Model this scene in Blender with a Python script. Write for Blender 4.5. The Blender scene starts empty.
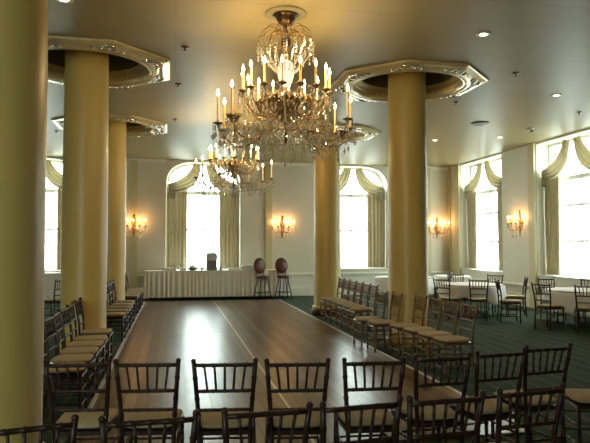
import bpy, bmesh, math, random
from mathutils import Vector, Matrix
random.seed(7)
PI = math.pi
sc = bpy.context.scene
COL = sc.collection
CEIL = 4.46
BACK_Y, RIGHT_X, LEFT_X, FRONT_Y = 19.76, 9.56, -7.0, -3.0

# ------------------------------------------------------------------ materials
def new_mat(name):
    m = bpy.data.materials.new(name); m.use_nodes = True
    nt = m.node_tree; nt.nodes.clear()
    out = nt.nodes.new('ShaderNodeOutputMaterial')
    return m, nt, out

def principled(name, col, rough=.5, metal=0., noise=None, bump=0., bscale=40., spec=.5, coat=0.):
    m, nt, out = new_mat(name)
    b = nt.nodes.new('ShaderNodeBsdfPrincipled')
    nt.links.new(b.outputs[0], out.inputs[0])
    b.inputs['Roughness'].default_value = rough
    b.inputs['Metallic'].default_value = metal
    b.inputs['Specular IOR Level'].default_value = spec
    b.inputs['Coat Weight'].default_value = coat
    tc = nt.nodes.new('ShaderNodeTexCoord')
    if noise:
        amt, scale = noise
        n = nt.nodes.new('ShaderNodeTexNoise'); n.inputs['Scale'].default_value = scale
        n.inputs['Detail'].default_value = 4
        nt.links.new(tc.outputs['Object'], n.inputs['Vector'])
        r = nt.nodes.new('ShaderNodeValToRGB')
        r.color_ramp.elements[0].position = .3; r.color_ramp.elements[1].position = .7
        r.color_ramp.elements[0].color = [max(0, c*(1-amt)) for c in col] + [1]
        r.color_ramp.elements[1].color = [min(1, c*(1+amt)) for c in col] + [1]
        nt.links.new(n.outputs['Fac'], r.inputs['Fac'])
        nt.links.new(r.outputs['Color'], b.inputs['Base Color'])
    else:
        b.inputs['Base Color'].default_value = (*col, 1)
    if bump:
        n2 = nt.nodes.new('ShaderNodeTexNoise'); n2.inputs['Scale'].default_value = bscale
        nt.links.new(tc.outputs['Object'], n2.inputs['Vector'])
        bp = nt.nodes.new('ShaderNodeBump'); bp.inputs['Strength'].default_value = bump
        bp.inputs['Distance'].default_value = .01
        nt.links.new(n2.outputs['Fac'], bp.inputs['Height'])
        nt.links.new(bp.outputs['Normal'], b.inputs['Normal'])
    return m

def emission(name, col, s):
    m, nt, out = new_mat(name)
    e = nt.nodes.new('ShaderNodeEmission'); e.inputs[0].default_value = (*col, 1); e.inputs[1].default_value = s
    nt.links.new(e.outputs[0], out.inputs[0])
    return m

def fabric(name, col, tr, noise=(.1, 9)):
    m = principled(name, col, .75, noise=noise, spec=.2)
    nt = m.node_tree; out = [n for n in nt.nodes if n.type == 'OUTPUT_MATERIAL'][0]
    b = [n for n in nt.nodes if n.type == 'BSDF_PRINCIPLED'][0]
    t = nt.nodes.new('ShaderNodeBsdfTranslucent'); t.inputs[0].default_value = (*[min(1, c*1.25) for c in col], 1)
    mx = nt.nodes.new('ShaderNodeMixShader'); mx.inputs[0].default_value = tr
    nt.links.new(b.outputs[0], mx.inputs[1]); nt.links.new(t.outputs[0], mx.inputs[2]); nt.links.new(mx.outputs[0], out.inputs[0])
    return m

def mix_mat(name, a, acol, b, bcol, fac, rough=.1):
    m, nt, out = new_mat(name)
    def sh(k, c):
        n = nt.nodes.new(k); n.inputs[0].default_value = (*c, 1)
        if 'Roughness' in n.inputs and k != 'ShaderNodeBsdfDiffuse': n.inputs['Roughness'].default_value = rough
        return n
    mx = nt.nodes.new('ShaderNodeMixShader'); mx.inputs[0].default_value = fac
    nt.links.new(sh(a, acol).outputs[0], mx.inputs[1]); nt.links.new(sh(b, bcol).outputs[0], mx.inputs[2])
    nt.links.new(mx.outputs[0], out.inputs[0])
    return m

M = {}
M['wall'] = principled('cream_wall_paint', (.70, .67, .56), .55, noise=(.03, 1.2))
M['trim'] = principled('white_trim_paint', (.74, .72, .62), .4, noise=(.02, 2))
M['pilaster'] = principled('olive_cream_paint', (.60, .53, .31), .5, noise=(.04, 1.5))
M['column'] = principled('golden_column_paint', (.58, .42, .13), .38, noise=(.05, 1.0), spec=.45)
M['wood'] = principled('dark_mahogany', (.034, .014, .009), .38, noise=(.35, 18), spec=.35)
M['wood_gold'] = principled('side_lit_chair_and_tabletop_wood', (.17, .085, .035), .3, noise=(.3, 18), spec=.5)  # chair wood lightened as if lit from the side; hidden tabletops share it
M['cushion'] = principled('tan_cushion_fabric', (.42, .335, .20), .85, noise=(.08, 30), bump=.2, bscale=250, spec=.2)
M['cloth'] = principled('white_table_linen', (.78, .77, .74), .85, noise=(.03, 6), bump=.1, bscale=300, spec=.2)
M['skirt'] = principled('ivory_pleated_linen', (.84, .81, .74), .85, noise=(.03, 6), spec=.2)
M['drape'] = fabric('olive_beige_brocade', (.52, .46, .33), .20)
M['swag'] = fabric('beige_swag_silk', (.62, .57, .43), .30)
M['gilt'] = principled('gilt_cream_moulding', (.66, .55, .31), .24, .3, noise=(.10, 5))
M['silver_leaf'] = principled('silvered_ornament', (.85, .82, .74), .15, .9, noise=(.05, 9))
M['gilt_dull'] = principled('dull_gold_moulding', (.40, .29, .12), .4, .3, noise=(.12, 5))
M['plate'] = principled('ceiling_plate_paint', (.27, .245, .13), .6, noise=(.05, 5))
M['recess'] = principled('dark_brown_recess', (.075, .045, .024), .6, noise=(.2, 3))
M['brass'] = principled('antique_brass', (.30, .195, .075), .36, .7, noise=(.25, 20))
M['bronze'] = principled('dark_bronze', (.10, .055, .03), .35, .8, noise=(.3, 20))
M['wax'] = principled('ivory_candle_sleeve', (.86, .62, .30), .5, noise=(.03, 10))
M['flame'] = emission('warm_bulb', (1, .70, .32), 22)
M['sconce_flame'] = emission('amber_bulb', (1, .52, .20), 22)
for _k in ('flame', 'sconce_flame'): M[_k].cycles.emission_sampling = 'NONE'
def glow(parent, loc, watts, col, size):
    L = bpy.data.lights.new('candle_light', 'POINT'); L.energy = watts; L.color = col; L.shadow_soft_size = size
    o = bpy.data.objects.new('candle_light', L); COL.objects.link(o); o.parent = parent; o.location = loc
M['frost'] = emission('frosted_glass_lit', (1, .70, .48), 1.1)
M['crystal'] = mix_mat('cut_crystal', 'ShaderNodeBsdfTransparent', (.97, .96, .93), 'ShaderNodeBsdfGlossy', (1, .97, .9), .55, .04)
_nt = M['crystal'].node_tree
_o = [n for n in _nt.nodes if n.type == 'OUTPUT_MATERIAL'][0]; _mx = [n for n in _nt.nodes if n.type == 'MIX_SHADER'][0]
_tl = _nt.nodes.new('ShaderNodeBsdfTranslucent'); _tl.inputs[0].default_value = (1, .99, .96, 1)
_m2 = _nt.nodes.new('ShaderNodeMixShader'); _m2.inputs[0].default_value = .30
_nt.links.new(_mx.outputs[0], _m2.inputs[1]); _nt.links.new(_tl.outputs[0], _m2.inputs[2]); _nt.links.new(_m2.outputs[0], _o.inputs[0])
M['glass'] = mix_mat('window_glass', 'ShaderNodeBsdfTransparent', (.98, 1, .97), 'ShaderNodeBsdfGlossy', (1, 1, 1), .05, .02)
M['sheer'] = mix_mat('sheer_voile', 'ShaderNodeBsdfTransparent', (.97, .98, .96), 'ShaderNodeBsdfTranslucent', (.95, .95, .95), .13)
M['frame'] = principled('white_window_paint', (.72, .72, .66), .4, noise=(.02, 4))
M['vinyl'] = principled('oxblood_vinyl', (.11, .028, .018), .35, noise=(.2, 8))
M['black'] = principled('black_metal', (.022, .018, .016), .4, .3, noise=(.2, 15))
M['steel'] = principled('brushed_steel', (.52, .51, .53), .4, .3, noise=(.08, 12))
M['dark_plastic'] = principled('dark_grey_plastic', (.10, .10, .11), .4, noise=(.1, 12))
M['base_grey'] = principled('mid_grey_enamel', (.22, .215, .22), .4, noise=(.1, 12))
M['china'] = principled('white_china', (.85, .85, .83), .15, noise=(.01, 5))
M['downlight'] = emission('downlight_lamp', (1, .80, .50), 14)
M['metal_strip'] = principled('pale_aluminium_strip', (.62, .60, .55), .45, .35, noise=(.06, 12))

# ceiling: large semi-gloss panels with faint seams
def ceiling_mat():
    m, nt, out = new_mat('semigloss_ceiling_paint')
    b = nt.nodes.new('ShaderNodeBsdfPrincipled'); nt.links.new(b.outputs[0], out.inputs[0])
    tc = nt.nodes.new('ShaderNodeTexCoord')
    br = nt.nodes.new('ShaderNodeTexBrick')
    br.inputs['Color1'].default_value = (.335, .282, .143, 1); br.inputs['Color2'].default_value = (.327, .275, .139, 1)
    br.inputs['Mortar'].default_value = (.265, .22, .11, 1)
    br.inputs['Scale'].default_value = 1; br.inputs['Mortar Size'].default_value = .008
    br.inputs['Brick Width'].default_value = 2.4; br.inputs['Row Height'].default_value = .61
    nt.links.new(tc.outputs['Object'], br.inputs['Vector'])
    nt.links.new(br.outputs['Color'], b.inputs['Base Color'])
    n = nt.nodes.new('ShaderNodeTexNoise'); n.inputs['Scale'].default_value = 1.6; n.inputs['Detail'].default_value = 3
    nt.links.new(tc.outputs['Object'], n.inputs['Vector'])
    bp = nt.nodes.new('ShaderNodeBump'); bp.inputs['Strength'].default_value = .12; bp.inputs['Distance'].default_value = .03
    nt.links.new(n.outputs['Fac'], bp.inputs['Height']); nt.links.new(bp.outputs['Normal'], b.inputs['Normal'])
    b.inputs['Roughness'].default_value = .44; b.inputs['Specular IOR Level'].default_value = .26
    return m
M['ceiling'] = ceiling_mat()

# parquet: narrow strips laid in squares, worn gloss varnish
def parquet_mat():
    m, nt, out = new_mat('parquet_panels')
    b = nt.nodes.new('ShaderNodeBsdfPrincipled'); nt.links.new(b.outputs[0], out.inputs[0])
    tc = nt.nodes.new('ShaderNodeTexCoord')
    mp = nt.nodes.new('ShaderNodeMapping'); mp.inputs['Rotation'].default_value = (0, 0, PI/2)
    nt.links.new(tc.outputs['Object'], mp.inputs['Vector'])
    br = nt.nodes.new('ShaderNodeTexBrick'); br.offset = .5
    br.inputs['Color1'].default_value = (.235, .165, .105, 1); br.inputs['Color2'].default_value = (.080, .051, .031, 1)
    br.inputs['Mortar'].default_value = (.07, .042, .022, 1)
    br.inputs['Scale'].default_value = 1; br.inputs['Mortar Size'].default_value = .007
    br.inputs['Brick Width'].default_value = .46; br.inputs['Row Height'].default_value = .17
    br.inputs['Bias'].default_value = -.1
    nt.links.new(mp.outputs[0], br.inputs['Vector'])
    br.inputs['Brick Width'].default_value = 40; br.inputs['Row Height'].default_value = .13; br.inputs['Mortar Size'].default_value = .005
    b2 = nt.nodes.new('ShaderNodeTexBrick'); b2.offset = 0
    b2.inputs['Color1'].default_value = (1, 1, 1, 1); b2.inputs['Color2'].default_value = (.66, .64, .63, 1)
    b2.inputs['Mortar'].default_value = (.66, .64, .62, 1); b2.inputs['Scale'].default_value = 1
    b2.inputs['Mortar Size'].default_value = .008; b2.inputs['Brick Width'].default_value = .26; b2.inputs['Row Height'].default_value = .13
    nt.links.new(mp.outputs[0], b2.inputs['Vector'])
    mx = nt.nodes.new('ShaderNodeMix'); mx.data_type = 'RGBA'; mx.blend_type = 'MULTIPLY'; mx.inputs[0].default_value = 1
    nt.links.new(br.outputs['Color'], mx.inputs[6]); nt.links.new(b2.outputs['Color'], mx.inputs[7])
    nt.links.new(mx.outputs[2], b.inputs['Base Color'])
    b.inputs['Roughness'].default_value = .285
    b.inputs['Specular IOR Level'].default_value = .27
    return m
M['parquet'] = parquet_mat()

def carpet_mat():
    m, nt, out = new_mat('green_patterned_carpet')
    b = nt.nodes.new('ShaderNodeBsdfPrincipled'); nt.links.new(b.outputs[0], out.inputs[0])
    tc = nt.nodes.new('ShaderNodeTexCoord')
    ck = nt.nodes.new('ShaderNodeTexBrick'); ck.offset = .5
    ck.inputs['Color1'].default_value = (.026, .055, .032, 1); ck.inputs['Color2'].default_value = (.036, .070, .040, 1)
    ck.inputs['Mortar'].default_value = (.085, .085, .048, 1)
    ck.inputs['Scale'].default_value = 1; ck.inputs['Mortar Size'].default_value = .03
    ck.inputs['Brick Width'].default_value = 1.2; ck.inputs['Row Height'].default_value = .26
    mp = nt.nodes.new('ShaderNodeMapping'); mp.inputs['Rotation'].default_value = (0, 0, PI/2+.06)
    nt.links.new(tc.outputs['Object'], mp.inputs['Vector']); nt.links.new(mp.outputs[0], ck.inputs['Vector'])
    n = nt.nodes.new('ShaderNodeTexNoise'); n.inputs['Scale'].default_value = 60; n.inputs['Detail'].default_value = 3
    nt.links.new(tc.outputs['Object'], n.inputs['Vector'])
    mx = nt.nodes.new('ShaderNodeMix'); mx.data_type = 'RGBA'; mx.blend_type = 'OVERLAY'; mx.inputs[0].default_value = .5
    nt.links.new(ck.outputs['Color'], mx.inputs[6]); nt.links.new(n.outputs['Color'], mx.inputs[7])
    nt.links.new(mx.outputs[2], b.inputs['Base Color'])
    bp = nt.nodes.new('ShaderNodeBump'); bp.inputs['Strength'].default_value = .4; bp.inputs['Distance'].default_value = .006
    nt.links.new(n.outputs['Fac'], bp.inputs['Height']); nt.links.new(bp.outputs['Normal'], b.inputs['Normal'])
    b.inputs['Roughness'].default_value = .95; b.inputs['Specular IOR Level'].default_value = .1
    return m
M['carpet'] = carpet_mat()

# ------------------------------------------------------------------ mesh helpers
class MB:
    def __init__(s): s.v = []; s.f = []; s.sm = []
    def add(s, vs, fs, smooth=False):
        o = len(s.v); s.v += [tuple(v) for v in vs]
        for f in fs: s.f.append(tuple(i+o for i in f)); s.sm.append(smooth)
        return s
    def box(s, c, d, rz=0, bev=0):
        cx, cy, cz = c; x, y, z = d[0]/2, d[1]/2, d[2]/2
        vs = []
        if bev:
            k = min(bev, x*.9, y*.9, z*.9)
            for zz, sh in ((-z, k), (-z+k, 0), (z-k, 0), (z, k)):
                for px, py in ((-x+sh, -y+sh), (x-sh, -y+sh), (x-sh, y-sh), (-x+sh, y-sh)): vs.append((px, py, zz))
            fs = [(3, 2, 1, 0), (12, 13, 14, 15)]
            for l in range(3):
                for i in range(4): fs.append((l*4+i, l*4+(i+1) % 4, l*4+4+(i+1) % 4, l*4+4+i))
        else:
            vs = [(-x, -y, -z), (x, -y, -z), (x, y, -z), (-x, y, -z), (-x, -y, z), (x, -y, z), (x, y, z), (-x, y, z)]
            fs = [(3, 2, 1, 0), (4, 5, 6, 7), (0, 1, 5, 4), (1, 2, 6, 5), (2, 3, 7, 6), (3, 0, 4, 7)]
        ca, sa = math.cos(rz), math.sin(rz)
        vs = [(cx+a*ca-b*sa, cy+a*sa+b*ca, cz+e) for a, b, e in vs]
        return s.add(vs, fs)
    def tube(s, pts, rad, n=8, cap=True):
        P = [Vector(p) for p in pts]; m = len(P)
        R = rad if isinstance(rad, (list, tuple)) else [rad]*m
        vs = []; fs = []
        T = []
        for i in range(m):
            a = P[max(i-1, 0)]; b = P[min(i+1, m-1)]
            t = (b-a); T.append(t.normalized() if t.length > 1e-9 else Vector((0, 0, 1)))
        u = T[0].orthogonal().normalized()
        for i in range(m):
            t = T[i]; u = (u - t*u.dot(t))
            u = u.normalized() if u.length > 1e-6 else t.orthogonal().normalized()
            w = t.cross(u)
            for k in range(n):
                a = 2*PI*k/n
                vs.append(P[i] + (u*math.cos(a)+w*math.sin(a))*R[i])
        for i in range(m-1):
            for k in range(n): fs.append((i*n+k, i*n+(k+1) % n, (i+1)*n+(k+1) % n, (i+1)*n+k))
        if cap: fs += [tuple(range(n-1, -1, -1)), tuple(range((m-1)*n, m*n))]
        return s.add(vs, fs, True)
    def lathe(s, prof, c=(0, 0, 0), n=20, sx=1, sy=1):
        vs = []; fs = []; m = len(prof)
        for r, z in prof:
            for k in range(n):
                a = 2*PI*k/n; vs.append((c[0]+r*sx*math.cos(a), c[1]+r*sy*math.sin(a), c[2]+z))
        for i in range(m-1):
            for k in range(n): fs.append((i*n+k, i*n+(k+1) % n, (i+1)*n+(k+1) % n, (i+1)*n+k))
        if prof[0][0] > 1e-6: fs.append(tuple(range(n-1, -1, -1)))
        if prof[-1][0] > 1e-6: fs.append(tuple(range((m-1)*n, m*n)))
        return s.add(vs, fs, True)
    def ball(s, c, r, n=8, m=6, sc3=(1, 1, 1)):
        prof = [(max(1e-5, r*math.sin(PI*i/m)), -r*math.cos(PI*i/m)*sc3[2]) for i in range(m+1)]
        return s.lathe(prof, c, n, sc3[0], sc3[1])
    def octa(s, c, r, h):
        x, y, z = c
        return s.add([(x+r, y, z), (x, y+r, z), (x-r, y, z), (x, y-r, z), (x, y, z+h), (x, y, z-h)],
                     [(0, 1, 4), (1, 2, 4), (2, 3, 4), (3, 0, 4), (1, 0, 5), (2, 1, 5), (3, 2, 5), (0, 3, 5)])
    def grid(s, fn, nu, nv, smooth=True):
        vs = [fn(i/nu, j/nv) for i in range(nu+1) for j in range(nv+1)]
        fs = [(i*(nv+1)+j, i*(nv+1)+j+1, (i+1)*(nv+1)+j+1, (i+1)*(nv+1)+j) for i in range(nu) for j in range(nv)]
        return s.add(vs, fs, smooth)
    def xform(s, fn): s.v = [tuple(fn(Vector(v))) for v in s.v]; return s
    def mesh(s, name, mat):
        me = bpy.data.meshes.new(name); me.from_pydata(s.v, [], s.f); me.materials.append(mat)
        for p, sm in zip(me.polygons, s.sm): p.use_smooth = sm
        bm = bmesh.new(); bm.from_mesh(me); bmesh.ops.recalc_face_normals(bm, faces=bm.faces); bm.to_mesh(me); bm.free()
        me.update(); return me
    def build(s, name, mat, parent=None, loc=(0, 0, 0), solid=0):
        return link(name, s.mesh(name, mat), parent, loc, solid)

def link(name, me, parent=None, loc=(0, 0, 0), solid=0, rz=0):
    o = bpy.data.objects.new(name, me); COL.objects.link(o); o.location = loc; o.rotation_euler.z = rz
    if parent: o.parent = parent
    if solid:
        md = o.modifiers.new('thickness', 'SOLIDIFY'); md.thickness = solid; md.offset = 0
    return o

def tag(o, label, cat, group=None, kind=None):
    o['label'] = label; o['category'] = cat
    if group: o['group'] = group
    if kind: o['kind'] = kind
    return o
def struct(o): o['kind'] = 'structure'; return o
def thing(name, label, cat, loc=(0, 0, 0), rz=0, group=None):
    o = bpy.data.objects.new(name, None); COL.objects.link(o); o.location = loc; o.rotation_euler = (0, 0, rz)
    o.empty_display_size = .1
    return tag(o, label, cat, group)
KIDS = {}
def kids(o): return [c for c in COL.objects if c.parent == o]
def snapshot(root):
    return [(c, [(g, []) for g in kids(c)]) for c in kids(root)]
def dup(root, tree, loc, rz, label, group=None):
    r = root.copy(); COL.objects.link(r); r.location = loc; r.rotation_euler = (0, 0, rz); r['label'] = label
    if group: r['group'] = group
    for ch, gs in tree:
        c = ch.copy(); COL.objects.link(c); c.parent = r
        for g, _ in gs:
            d = g.copy(); COL.objects.link(d); d.parent = c
    return r

def holed_faces(outer, holes, to3, flip=False):
    """flat panel with holes -> (verts, faces)"""
    bm = bmesh.new()
    for loop in [outer]+holes:
        vs = [bm.verts.new((p[0], p[1], 0)) for p in loop]
        for i in range(len(vs)): bm.edges.new((vs[i], vs[(i+1) % len(vs)]))
    bmesh.ops.triangle_fill(bm, use_beauty=True, use_dissolve=False, edges=bm.edges[:], normal=(0, 0, 1))
    bm.verts.index_update()
    vs = [to3(v.co.x, v.co.y) for v in bm.verts]
    fs = [tuple(v.index for v in f.verts) for f in bm.faces]
    bm.free()
    return vs, fs

# ------------------------------------------------------------------ room shell
class Basis:                     # s runs along the wall, d into the room
    def __init__(b, o, a, n): b.o = Vector(o); b.a = Vector(a); b.n = Vector(n)
    def p(b, s, d, z): return b.o + b.a*s + b.n*d + Vector((0, 0, z))
BK = Basis((0, BACK_Y, 0), (1, 0, 0), (0, -1, 0))
RT = Basis((RIGHT_X, 0, 0), (0, 1, 0), (-1, 0, 0))

SILL, HEAD, SPRING = .88, 4.41, 3.45
def opening(s0, s1, arch):
    if not arch: return [(s0, SILL), (s1, SILL), (s1, HEAD), (s0, HEAD)]
    c, a = (s0+s1)/2, (s1-s0)/2; pts = [(s0, SILL), (s1, SILL)]
    for i in range(0, 19):
        t = PI*i/18; ca, sa = math.cos(t), math.sin(t); e = 2/3.1
        pts.append((c+a*math.copysign(abs(ca)**e, ca), SPRING+(HEAD-SPRING)*sa**e))
    return pts

def wall(name, B, s0, s1, opens, depth):
    m = MB()
    vs, fs = holed_faces([(s0, 0), (s1, 0), (s1, CEIL), (s0, CEIL)], opens, lambda x, y: B.p(x, 0, y)); m.add(vs, fs)
    vs, fs = holed_faces([(s0, 0), (s1, 0), (s1, CEIL), (s0, CEIL)], opens, lambda x, y: B.p(x, -depth, y)); m.add(vs, fs)
    for op in opens:
        n = len(op)
        m.add([B.p(x, 0, y) for x, y in op]+[B.p(x, -depth, y) for x, y in op],
              [(i, (i+1) % n, n+(i+1) % n, n+i) for i in range(n)])
    return struct(m.build(name, M['wall']))

back_c = [-4.14, .945, 6.06]; HW = 1.21
right_b = [(16.26, 18.86), (11.9, 14.5)]
REC = .45
wall('wall_back', BK, LEFT_X, RIGHT_X, [opening(c-HW, c+HW, True) for c in back_c], REC)
wall('wall_right', RT, FRONT_Y, BACK_Y, [opening(a, b, False) for a, b in right_b], REC)
m = MB(); m.box((LEFT_X-.1, (FRONT_Y+BACK_Y)/2, CEIL/2), (.2, BACK_Y-FRONT_Y, CEIL)); struct(m.build('wall_left', M['wall']))
FT = Basis((0, FRONT_Y, 0), (1, 0, 0), (0, 1, 0))
fill_window_c = [-4.0]  # added opening behind the camera, lets in fill light
wall('wall_front', FT, LEFT_X, RIGHT_X, [opening(c-HW, c+HW, True) for c in fill_window_c], REC)
m = MB(); m.box(((LEFT_X+RIGHT_X)/2, (FRONT_Y+BACK_Y)/2, -.1), (RIGHT_X-LEFT_X+1.2, BACK_Y-FRONT_Y+1.2, .2)); struct(m.build('floor', M['carpet']))

COLS = [(-1.265, 4.70), (-1.325, 9.54), (-1.42, 14.34), (4.12, 4.36), (3.88, 9.58), (3.70, 14.34)]
HR = .93
m = MB()
circ = lambda cx, cy, r, n=48: [(cx+r*math.cos(2*PI*k/n), cy+r*math.sin(2*PI*k/n)) for k in range(n)]
rect = [(LEFT_X-.2, FRONT_Y-.2), (RIGHT_X+REC, FRONT_Y-.2), (RIGHT_X+REC, BACK_Y+REC), (LEFT_X-.2, BACK_Y+REC)]
vs, fs = holed_faces(rect, [circ(x, y, HR) for x, y in COLS], lambda x, y: Vector((x, y, CEIL))); m.add(vs, fs)
m.add([(x, y, CEIL+.6) for x, y in rect], [(0, 1, 2, 3)])
for i in range(4):
    a, b = rect[i], rect[(i+1) % 4]
    m.add([(*a, CEIL), (*b, CEIL), (*b, CEIL+.6), (*a, CEIL+.6)], [(0, 1, 2, 3)])
struct(m.build('ceiling', M['ceiling']))

# chair rail, tall baseboards, crown line, pilasters
def strip(name, B, s0, s1, prof, mat, cuts=()):
    """moulding of profile [(d,z)...] along the wall"""
    m = MB(); spans = []; cur = s0
    for a, b in sorted(cuts):
        if a > cur: spans.append((cur, a))
        cur = max(cur, b)
    if cur < s1: spans.append((cur, s1))
    for a, b in spans:
        n = len(prof)
        m.add([B.p(a, d, z) for d, z in prof]+[B.p(b, d, z) for d, z in prof],
              [(i, (i+1) % n, n+(i+1) % n, n+i) for i in range(n)]+[tuple(range(n)), tuple(range(2*n-1, n-1, -1))])
    return struct(m.build(name, mat))
base = [(0, 0), (.035, 0), (.035, .26), (.022, .29), (.022, .33), (0, .35)]
rail = [(0, .62), (.02, .64), (.03, .68), (.055, .71), (.055, .74), (.03, .76), (0, .77)]
strip('baseboard_back', BK, LEFT_X, RIGHT_X, base, M['trim'])
strip('baseboard_right', RT, FRONT_Y, BACK_Y-.04, base, M['trim'])
strip('trim_1', BK, LEFT_X, RIGHT_X, rail, M['trim'])
strip('trim_2', RT, FRONT_Y, BACK_Y-.06, [(d, z-.14) for d, z in rail], M['trim'])
crown = [(0, CEIL-.09), (.03, CEIL-.08), (.07, CEIL-.03), (.08, CEIL-.002), (0, CEIL-.002)]
strip('trim_3', BK, LEFT_X, RIGHT_X, crown, M['trim'], [(c-HW-.02, c+HW+.02) for c in back_c])
k = 4
def pilaster(B, s0, s1, d):
    global k
    m = MB()
    a, b = sorted((s0, s1))
    prof = [(a, 0), (a, d), (b, d), (b, 0)]
    m.add([B.p(s, dd, .0) for s, dd in prof]+[B.p(s, dd, CEIL-.002) for s, dd in prof],
          [(0, 1, 5, 4), (1, 2, 6, 5), (2, 3, 7, 6), (0, 3, 7, 4), (0, 1, 2, 3), (4, 5, 6, 7)])
    struct(m.build('trim_%d' % k, M['pilaster'])); k += 1
for s0, s1 in ((2.98, 3.20), (-1.36, -1.14), (8.62, 8.84), (-2.1, -1.88)): pilaster(BK, s0, s1, .06)
for a, b in right_b: pilaster(RT, b+.02, b+.30, .07)
pilaster(RT, BACK_Y-.16, BACK_Y-.06, .05)

# ------------------------------------------------------------------ windows, drapes, sheers
def make_window(idx, B, s0, s1, arch):
    c = (s0+s1)/2; fr = -.40
    m = MB()
    op = opening(s0, s1, arch)
    # perimeter frame
    def inset(p, t):
        x, y = p; cy = 2.6
        return (c+(x-c)*(1-t/((s1-s0)/2)), cy+(y-cy)*(1-t/1.75))
    n = len(op); inn = [inset(p, .07) for p in op]
    vs = [B.p(x, fr+.03, y) for x, y in op]+[B.p(x, fr+.03, y) for x, y in inn]+[B.p(x, fr-.03, y) for x, y in op]+[B.p(x, fr-.03, y) for x, y in inn]
    fs = []
    for i in range(n):
        j = (i+1) % n
        fs += [(i, j, n+j, n+i), (2*n+i, 2*n+j, 3*n+j, 3*n+i), (n+i, n+j, 3*n+j, 3*n+i)]
    m.add(vs, fs)
    def bar(a0, a1, z0, z1):
        ctr = B.p((a0+a1)/2, fr, (z0+z1)/2)
        d = Vector((abs(B.a.x)*(a1-a0)+abs(B.n.x)*.05, abs(B.a.y)*(a1-a0)+abs(B.n.y)*.05, z1-z0))
        m.box(ctr, d)
    bar(s0, s1, 3.36, 3.48)
    for z in ((2.2,) if arch else (1.80, 2.72)): bar(s0, s1, z-.035, z+.035)
    bar(c-.02, c+.02, SILL, HEAD-.03)
    w = struct(m.build('window_%d' % idx, M['frame']))
    g = MB()
    g.add([B.p(x, fr-.004, y) for x, y in inn]+[B.p(x, fr+.004, y) for x, y in inn],
          [tuple(range(n)), tuple(range(2*n-1, n-1, -1))])
    g.build('pane', M['glass'], w)
    sl = MB()
    ctr = B.p(c, -.17, SILL+.012); d = Vector((abs(B.a.x)*(s1-s0-.01)+abs(B.n.x)*.40, abs(B.a.y)*(s1-s0-.01)+abs(B.n.y)*.40, .024))
    sl.box(ctr, d); sl.build('window_sill', M['frame'], w)
    # daylight sampling hint for the renderer (emits nothing)
    L = bpy.data.lights.new('window_light_portal', 'AREA'); L.shape = 'RECTANGLE'
    L.size = s1-s0; L.size_y = HEAD-SILL; L.cycles.is_portal = True
    lo = bpy.data.objects.new('window_light_portal', L); COL.objects.link(lo)
    lo.location = B.p(c, -.47, (HEAD+SILL)/2)
    lo.rotation_euler = B.n.to_track_quat('-Z', 'Z').to_euler()

def panel_mb(B, a0, a1, z0, z1, d, folds, amp, flare=0.):
    def fn(u, v):
        z = z1+(z0-z1)*v
        s = a0+(a1-a0)*u
        g = .65+.35*v
        return B.p(s, d+amp*g*math.sin(2*PI*folds*u+.5*math.sin(3*v+u*7)), z)
    m = MB(); m.grid(fn, folds*8, 10); return m

def swag_mb(B, c, sgn, x0, x1, ztop, zbot, ctl, d):
    P0, P1, P2 = Vector((c+sgn*x0, ztop)), Vector((c+sgn*ctl[0], ctl[1])), Vector((c+sgn*x1, zbot))
    def fn(u, v):
        p = P0*(1-u)**2+P1*2*u*(1-u)+P2*u*u
        t = ((P1-P0)*(1-u)+(P2-P1)*u).normalized(); nn = Vector((-t.y, t.x))
        w = .12+.30*math.sin(PI*min(1, .12+u*.72))
        q = p+nn*(v-.5)*w
        return B.p(q.x, d+.035*math.sin(v*PI*7)+.05*math.sin(PI*v), min(q.y, HEAD-.01))
    m = MB(); m.grid(fn, 18, 22); return m

def drapery(B, s0, s1, arch, label, group, pw):
    c = (s0+s1)/2; hw = (s1-s0)/2
    o = thing('window_drapery', label, 'curtain', B.p(c, -.2, SILL+.03), 0, group)
    inv = -o.location
    def put(mb, name, mat, solid=.008):
        mb.xform(lambda v: v+inv); return mb.build(name, mat, o, solid=solid)
    for sg in (-1, 1):
        a, b = c+sg*(hw-.02), c+sg*(hw-.02-pw)
        put(panel_mb(B, min(a, b), max(a, b), SILL+.035, 3.62, -.24, 5, .05), 'side_panel', M['drape'])
        put(swag_mb(B, c, sg, .20, hw-.10, HEAD-.06, 3.58, (.36, 3.58), -.15), 'swag', M['swag'])
        tb = MB()
        def fn(u, v):
            z = 3.70-.42*v; s = c+sg*(hw-.05-.30*u*(1-.2*v))
            return B.p(s, -.14+.03*math.sin(u*PI*6+v), z-.10*u*v)
        tb.grid(fn, 18, 6); put(tb, 'swag_tail', M['swag'])
    return o
def sheer(B, a0, a1, label, group):
    o = panel_mb(B, a0, a1, SILL+.05, 3.42, -.33, 9, .018).build('sheer_curtain', M['sheer'])
    hd = MB()
    tag(o, label, 'curtain', group)
    return o

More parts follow.
